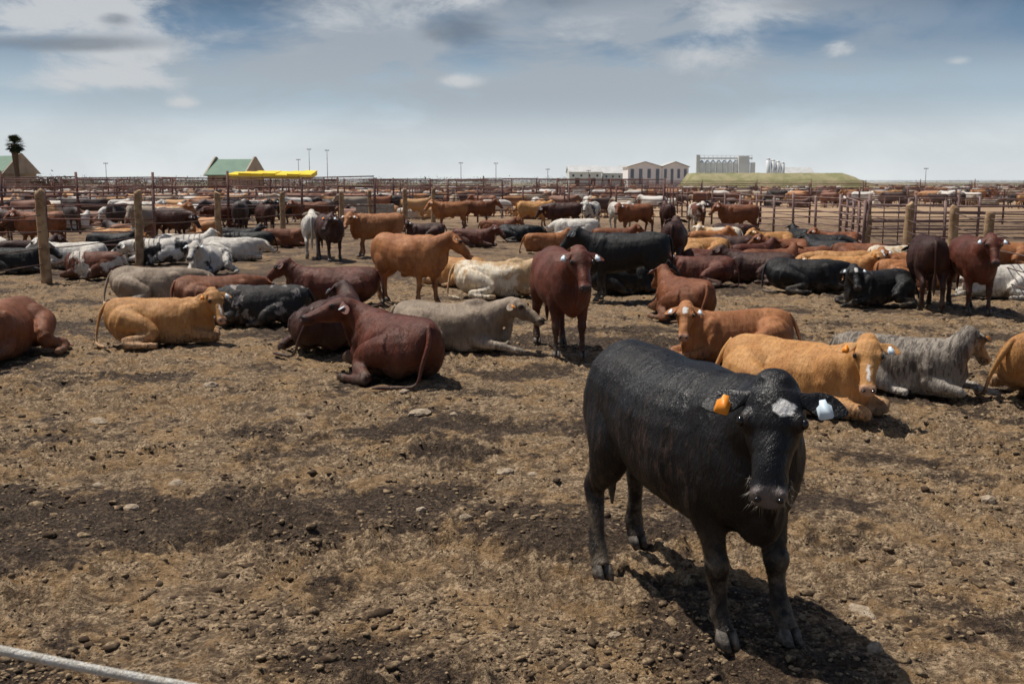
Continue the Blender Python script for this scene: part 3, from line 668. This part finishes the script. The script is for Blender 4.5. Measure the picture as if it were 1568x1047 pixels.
for k,(cx,w) in enumerate(((36.2,9.2),(44.5,7.2))):
    W=G();P2=G();Rf=G()
    y0=298; W.add(*box(cx-w/2,cx+w/2,y0,y0+14,0,6.0))
    W.add([(cx-w/2,y0,6),(cx+w/2,y0,6),(cx,y0,7.3),(cx-w/2,y0+14,6),(cx+w/2,y0+14,6),(cx,y0+14,7.3)],[(0,1,2),(3,5,4)])
    for s in(-1,1):
        x0=cx+s*(w/2+.3); Rf.add([(x0,y0-.4,5.95),(x0,y0+14.4,5.95),(cx,y0+14.4,7.35),(cx,y0-.4,7.35),(x0,y0-.4,6.15),(x0,y0+14.4,6.15),(cx,y0+14.4,7.55),(cx,y0-.4,7.55)],[(0,1,2,3),(4,7,6,5),(0,4,5,1),(1,5,6,2),(3,2,6,7),(0,3,7,4)])
    nb=4
    for i in range(nb):
        xx=cx-w/2+w*(i+.5)/nb; P2.add(*box(xx-w/nb*.2,xx+w/nb*.2,y0-.08,y0-.01,1.2 if i%2 else 3.0,5.5))
    parent('striped_warehouse',[('walls',W,[white]),('roof',Rf,[greyroof]),('dark_panels',P2,[bluew])])
for cx,w,y,e,r_ in((27.5,12,420,5.6,8.0),(40,10,430,5.2,7.8),(48,9,440,6.0,8.4)):
    shed('grey_mill_shed',(cx,y,0),w,20,e,r_,palewall,greyroof,0,2,4)
S=G();Lg=G();H=G(); y=520
for i in range(9):
    x=90+i*2.7; S.add(*cyl((x,y,2),(x,y,11),1.3,seg=16)); S.add(*cyl((x,y,11),(x,y,12.2),1.33,.3,seg=16))
    for dx in(-.9,.9): Lg.add(*cyl((x+dx,y,0),(x+dx,y,2.2),.15,seg=6))
H.add(*box(89,114,y-.6,y+.6,12.6,13.3))
for i in range(13): H.add(*cyl((89.2+i*2.05,y,12),(89.2+i*2.05,y,14.3),.1,seg=5))
H.add(*cyl((89,y,14.3),(114,y,14.3),.1,seg=5))
H.add(*box(87.4,89,y-1,y+1,0,14.6)); H.add(*box(107,112,y-3,y+3.5,0,14.0)); H.add(*box(113,115,y-2.4,y-.8,0,11))
parent('grain_silo_plant',[('silo_tanks',S,[silo]),('silo_legs',Lg,[silo]),('elevator_and_gantry',H,[palewall])])
S=G()
for i in range(4): S.add(*cyl((117+i*2.2,500,0),(117+i*2.2,500,12-i*.6),1.0,seg=16)); S.add(*cyl((117+i*2.2,500,12-i*.6),(117+i*2.2,500,12.8-i*.6),1.05,.2,seg=16))
S.obj('grain_silo_row',[silo],True)
shed('grey_mill_shed',(131,510,0),16,14,5.5,8.5,palewall,greyroof,0,2,4)
grass,nt,b=newmat('embankment_grass'); tc=N(nt,'ShaderNodeTexCoord').outputs['Object']
L(nt,mix(nt,smooth(nt,noise(nt,tc,.35,6,.7),.35,.65),(.17,.17,.07),(.29,.25,.14)),b.inputs['Base Color']); b.inputs['Roughness'].default_value=.95
xs=np.linspace(38,84,60); V=[];F=[]
for i,x in enumerate(xs):
    hh=4.0*min(1,(x-37.5)/3)*(1 if x<74 else max(0,(84-x)/10)**.8)+random.gauss(0,.04); V+=[(x-1,236,-.05),(x,245,hh),(x,252,hh),(x,262,-.05)]
for i in range(59):
    for k in range(3): a_=i*4+k; F.append((a_,a_+4,a_+5,a_+1))
g=G(); g.add(V,F); g.obj('grassy_embankment',[grass],True)
simple_m=simple('mast_steel',(.36,.37,.38),.5)
def mast(x,y,h):
    g=G(); g.add(*cyl((x,y,0),(x,y,h),.11,.06)); g.add(*cyl((x-.5,y,h-.1),(x+.5,y,h-.1),.05))
    for d in(-.45,0,.45): g.add(*box(x+d-.13,x+d+.13,y-.15,y+.1,h-.3,h-.05))
    g.obj('light_mast',[simple_m],False)
for x,h in((-55.5,11),(-50.6,10.7),(-58.5,8.2),(-111.3,7.2),(-14,7.3),(-4.4,7.2),(113.5,5.8),(9.8,5.6),(21,5.2)):
    mast(x,300,h)
# ------------------------------------------------------------------ palm and distant trees
bark=simple('palm_bark',(.12,.09,.065),.9,bump=.5); fol=simple('palm_fronds',(.045,.065,.028),.8,(.02,.03,.015),3)
g=G(); px_,py_=-87.4,193; g.add(*tube([(Vector((px_,py_,0)),.5,.5),(Vector((px_+.1,py_,3)),.42,.42),(Vector((px_-.05,py_,6)),.5,.5),(Vector((px_,py_,8.6)),.7,.7)],up=(1,0,0),seg=10),m=0)
for i in range(230):
    az=random.uniform(0,6.28); el=random.uniform(-1.45,1.4); ln=random.uniform(1.5,2.1)*(1 if el>-.6 else .75); d=Vector((math.cos(az)*math.cos(el),math.sin(az)*math.cos(el),math.sin(el)))
    o=Vector((px_,py_,8.5)); sd=d.cross(Vector((0,0,1))).normalized()
    m1=o+d*ln*.55
    g.add([o,m1-sd*.04,m1+sd*.04],[(0,1,2)],1)
    for k in range(-4,5):
        q=m1+ (d*math.cos(k*.3)+sd*math.sin(k*.3))*ln*.52+Vector((0,0,-.18-.02*abs(k)))
        g.add([m1,m1+(q-m1)*.5+sd*.08,q,m1+(q-m1)*.5-sd*.08],[(0,1,2,3)],1)
g.obj('palm_tree',[bark,fol])
VV=[];CC=[]
def clump(cx,cy,w,h,n,base):
    for _ in range(n):
        u=rng.normal(0,.36,3); p=np.array([cx+u[0]*w,cy+u[1]*w*.6,max(.2,h*.45+u[2]*h*.42)]); s=rng.uniform(.2,.42)*max(1,h/4)
        VV.append(p+rng.normal(0,1,(3,3))*s*.55); k=base*rng.uniform(.6,1.5); CC.append(np.repeat(np.array([[*k,1]]),3,0))
dark=np.array([.06,.075,.04]); pale=np.array([.30,.34,.33])  # pale is foliage with distance haze mixed into its colour
for i in range(170):
    x=rng.uniform(-230,-30); clump(x,rng.uniform(380,440),rng.uniform(4,8),rng.uniform(2.6,4.9),140,np.array([.12,.14,.11])*rng.uniform(.7,1.3))
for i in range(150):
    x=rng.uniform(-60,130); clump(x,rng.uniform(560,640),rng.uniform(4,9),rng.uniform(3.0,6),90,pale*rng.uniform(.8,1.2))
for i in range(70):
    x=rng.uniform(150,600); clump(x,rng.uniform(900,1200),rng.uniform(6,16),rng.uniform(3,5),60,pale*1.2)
for i in range(6): clump(-83+rng.uniform(-3,3),196,1.6,3.8,200,dark)
for x in(50,52,30,33): clump(x,296,1.4,3.5,120,np.array([.12,.14,.09]))
V=np.vstack(VV); np_mesh('distant_tree_line',V,np.arange(len(V)).reshape(-1,3),tintmat('distant_foliage'),np.vstack(CC),False)
g=G(); con=simple('concrete',(.38,.34,.29),.9,(.28,.25,.2),5)
for bx in((-8.6,-6.6,60,60.12,0,.9),(-8.6,-6.6,60.9,61.02,0,.9),(-8.6,-8.48,60.13,60.89,0,.9),(-6.72,-6.6,60.13,60.89,0,.9),(-8.47,-6.73,60.13,60.89,.0,.7)): g.add(*box(*bx))
g.obj('concrete_water_trough',[con])
# ------------------------------------------------------------------ light and sky
S=Vector((-.36,.20,.90)).normalized(); el=math.asin(S.z); az=math.atan2(S.x,S.y)
sl=bpy.data.lights.new('sun','SUN'); sl.energy=5.0; sl.angle=R(.5); sl.color=(1,.945,.86)
so=bpy.data.objects.new('sun',sl); scene.collection.objects.link(so); so.rotation_euler=(-S).to_track_quat('-Z','Y').to_euler(); so.location=(0,0,30)
w=bpy.data.worlds.new('World'); scene.world=w; w.use_nodes=True; nt=w.node_tree; bg=nt.nodes['Background']; bg.inputs['Strength'].default_value=.1
sk=N(nt,'ShaderNodeTexSky',sky_type='NISHITA'); sk.sun_disc=False; sk.sun_elevation=el; sk.sun_rotation=az; sk.dust_density=2.0; sk.air_density=1.0
tc=N(nt,'ShaderNodeTexCoord').outputs['Generated']; sp=N(nt,'ShaderNodeSeparateXYZ'); L(nt,tc,sp.inputs[0]); z=sp.outputs[2]
rp=N(nt,'ShaderNodeValToRGB'); cr=rp.color_ramp; cr.interpolation='EASE'
L(nt,smooth(nt,z,0,.2,lin=True),rp.inputs[0])
stops=[(0,(.80,.84,.85)),(.15,(.71,.77,.80)),(.40,(.40,.51,.60)),(.64,(.155,.25,.375)),(.86,(.042,.090,.17))]
cr.elements[0].position=0; cr.elements[0].color=(*stops[0][1],1); cr.elements[1].position=stops[-1][0]; cr.elements[1].color=(*stops[-1][1],1)
for p,cc in stops[1:-1]:
    e=cr.elements.new(p); e.color=(*cc,1)
mp=N(nt,'ShaderNodeMapping'); mp.inputs['Scale'].default_value=(1,1,2.4); L(nt,tc,mp.inputs[0])
nA=noise(nt,mp.outputs[0],5.0,5,.6,.4); nB=noise(nt,mp.outputs[0],11,6,.66,.4)
yx=math_(nt,'DIVIDE',sp.outputs[0],math_(nt,'MAXIMUM',sp.outputs[1],.05)); yz=math_(nt,'DIVIDE',z,math_(nt,'MAXIMUM',sp.outputs[1],.05))
def gau(px,py,sx,sy):
    cx,cz=(px-784)/1655,(278-py)/1655
    a_=math_(nt,'DIVIDE',math_(nt,'SUBTRACT',yx,cx),sx/1655); b_=math_(nt,'DIVIDE',math_(nt,'SUBTRACT',yz,cz),sy/1655)
    return math_(nt,'EXPONENT',math_(nt,'MULTIPLY',math_(nt,'ADD',math_(nt,'MULTIPLY',a_,a_),math_(nt,'MULTIPLY',b_,b_)),-1.0))
def msum(lst):
    m_=None
    for (px,py,sx,sy,k) in lst:
        q=math_(nt,'MULTIPLY',gau(px,py,sx,sy),k); m_=q if m_ is None else math_(nt,'ADD',m_,q)
    return m_
bank=msum([(600,60,280,80,1.0),(1100,50,230,60,1.0),(900,140,450,50,.6),(150,70,220,70,.7)])
bk=math_(nt,'MULTIPLY',smooth(nt,nA,.34,.58),math_(nt,'ADD',math_(nt,'MULTIPLY',bank,.85),.20))
vis=mix(nt,math_(nt,'MINIMUM',bk,.85),rp.outputs[0],(.39,.43,.475))
msk=msum([(60,30,150,45,1.0),(215,15,60,28,1.0),(220,95,130,45,.8),(140,130,120,18,.9),(700,5,80,26,1.0),(1275,82,26,13,1.1),(700,130,45,11,.9),(290,162,30,9,.9),(500,40,150,45,.6),(1130,25,160,45,.75),(1450,100,24,8,.7),(1060,100,150,30,.5),(860,60,90,25,.5)])
nm=math_(nt,'MULTIPLY',nB,math_(nt,'ADD',math_(nt,'MULTIPLY',msk,.85),.52))
puff=smooth(nt,nm,.36,.74)
vis=mix(nt,math_(nt,'MULTIPLY',puff,.9),vis,(.61,.63,.65))
dkm=msum([(715,55,80,32,1.0),(120,75,200,18,1.0),(200,40,40,14,.8),(1210,20,120,20,.7),(40,5,60,20,.6),(860,15,90,18,.6),(480,70,120,16,.5)])
vis=mix(nt,smooth(nt,math_(nt,'MULTIPLY',dkm,nB),.20,.56,0,.75),vis,(.16,.19,.235))
sv=N(nt,'ShaderNodeVectorMath',operation='SCALE'); L(nt,vis,sv.inputs[0]); sv.inputs['Scale'].default_value=10
f=smooth(nt,z,.20,.5,.92,.1)
skd=mix(nt,1.0,sk.outputs[0],(.75,.75,.75),'MULTIPLY')
L(nt,mix(nt,f,skd,sv.outputs[0]),bg.inputs['Color'])
# ------------------------------------------------------------------ camera
cd=bpy.data.cameras.new('camera'); cam=bpy.data.objects.new('camera',cd); scene.collection.objects.link(cam); scene.camera=cam
cd.lens=38; cd.sensor_width=36; cd.clip_end=9000; cd.clip_start=.05
cam.location=(0,0,2.15); cam.rotation_euler=(R(90-8.44),0,0)
cd.dof.use_dof=True; cd.dof.focus_distance=6.0; cd.dof.aperture_fstop=9
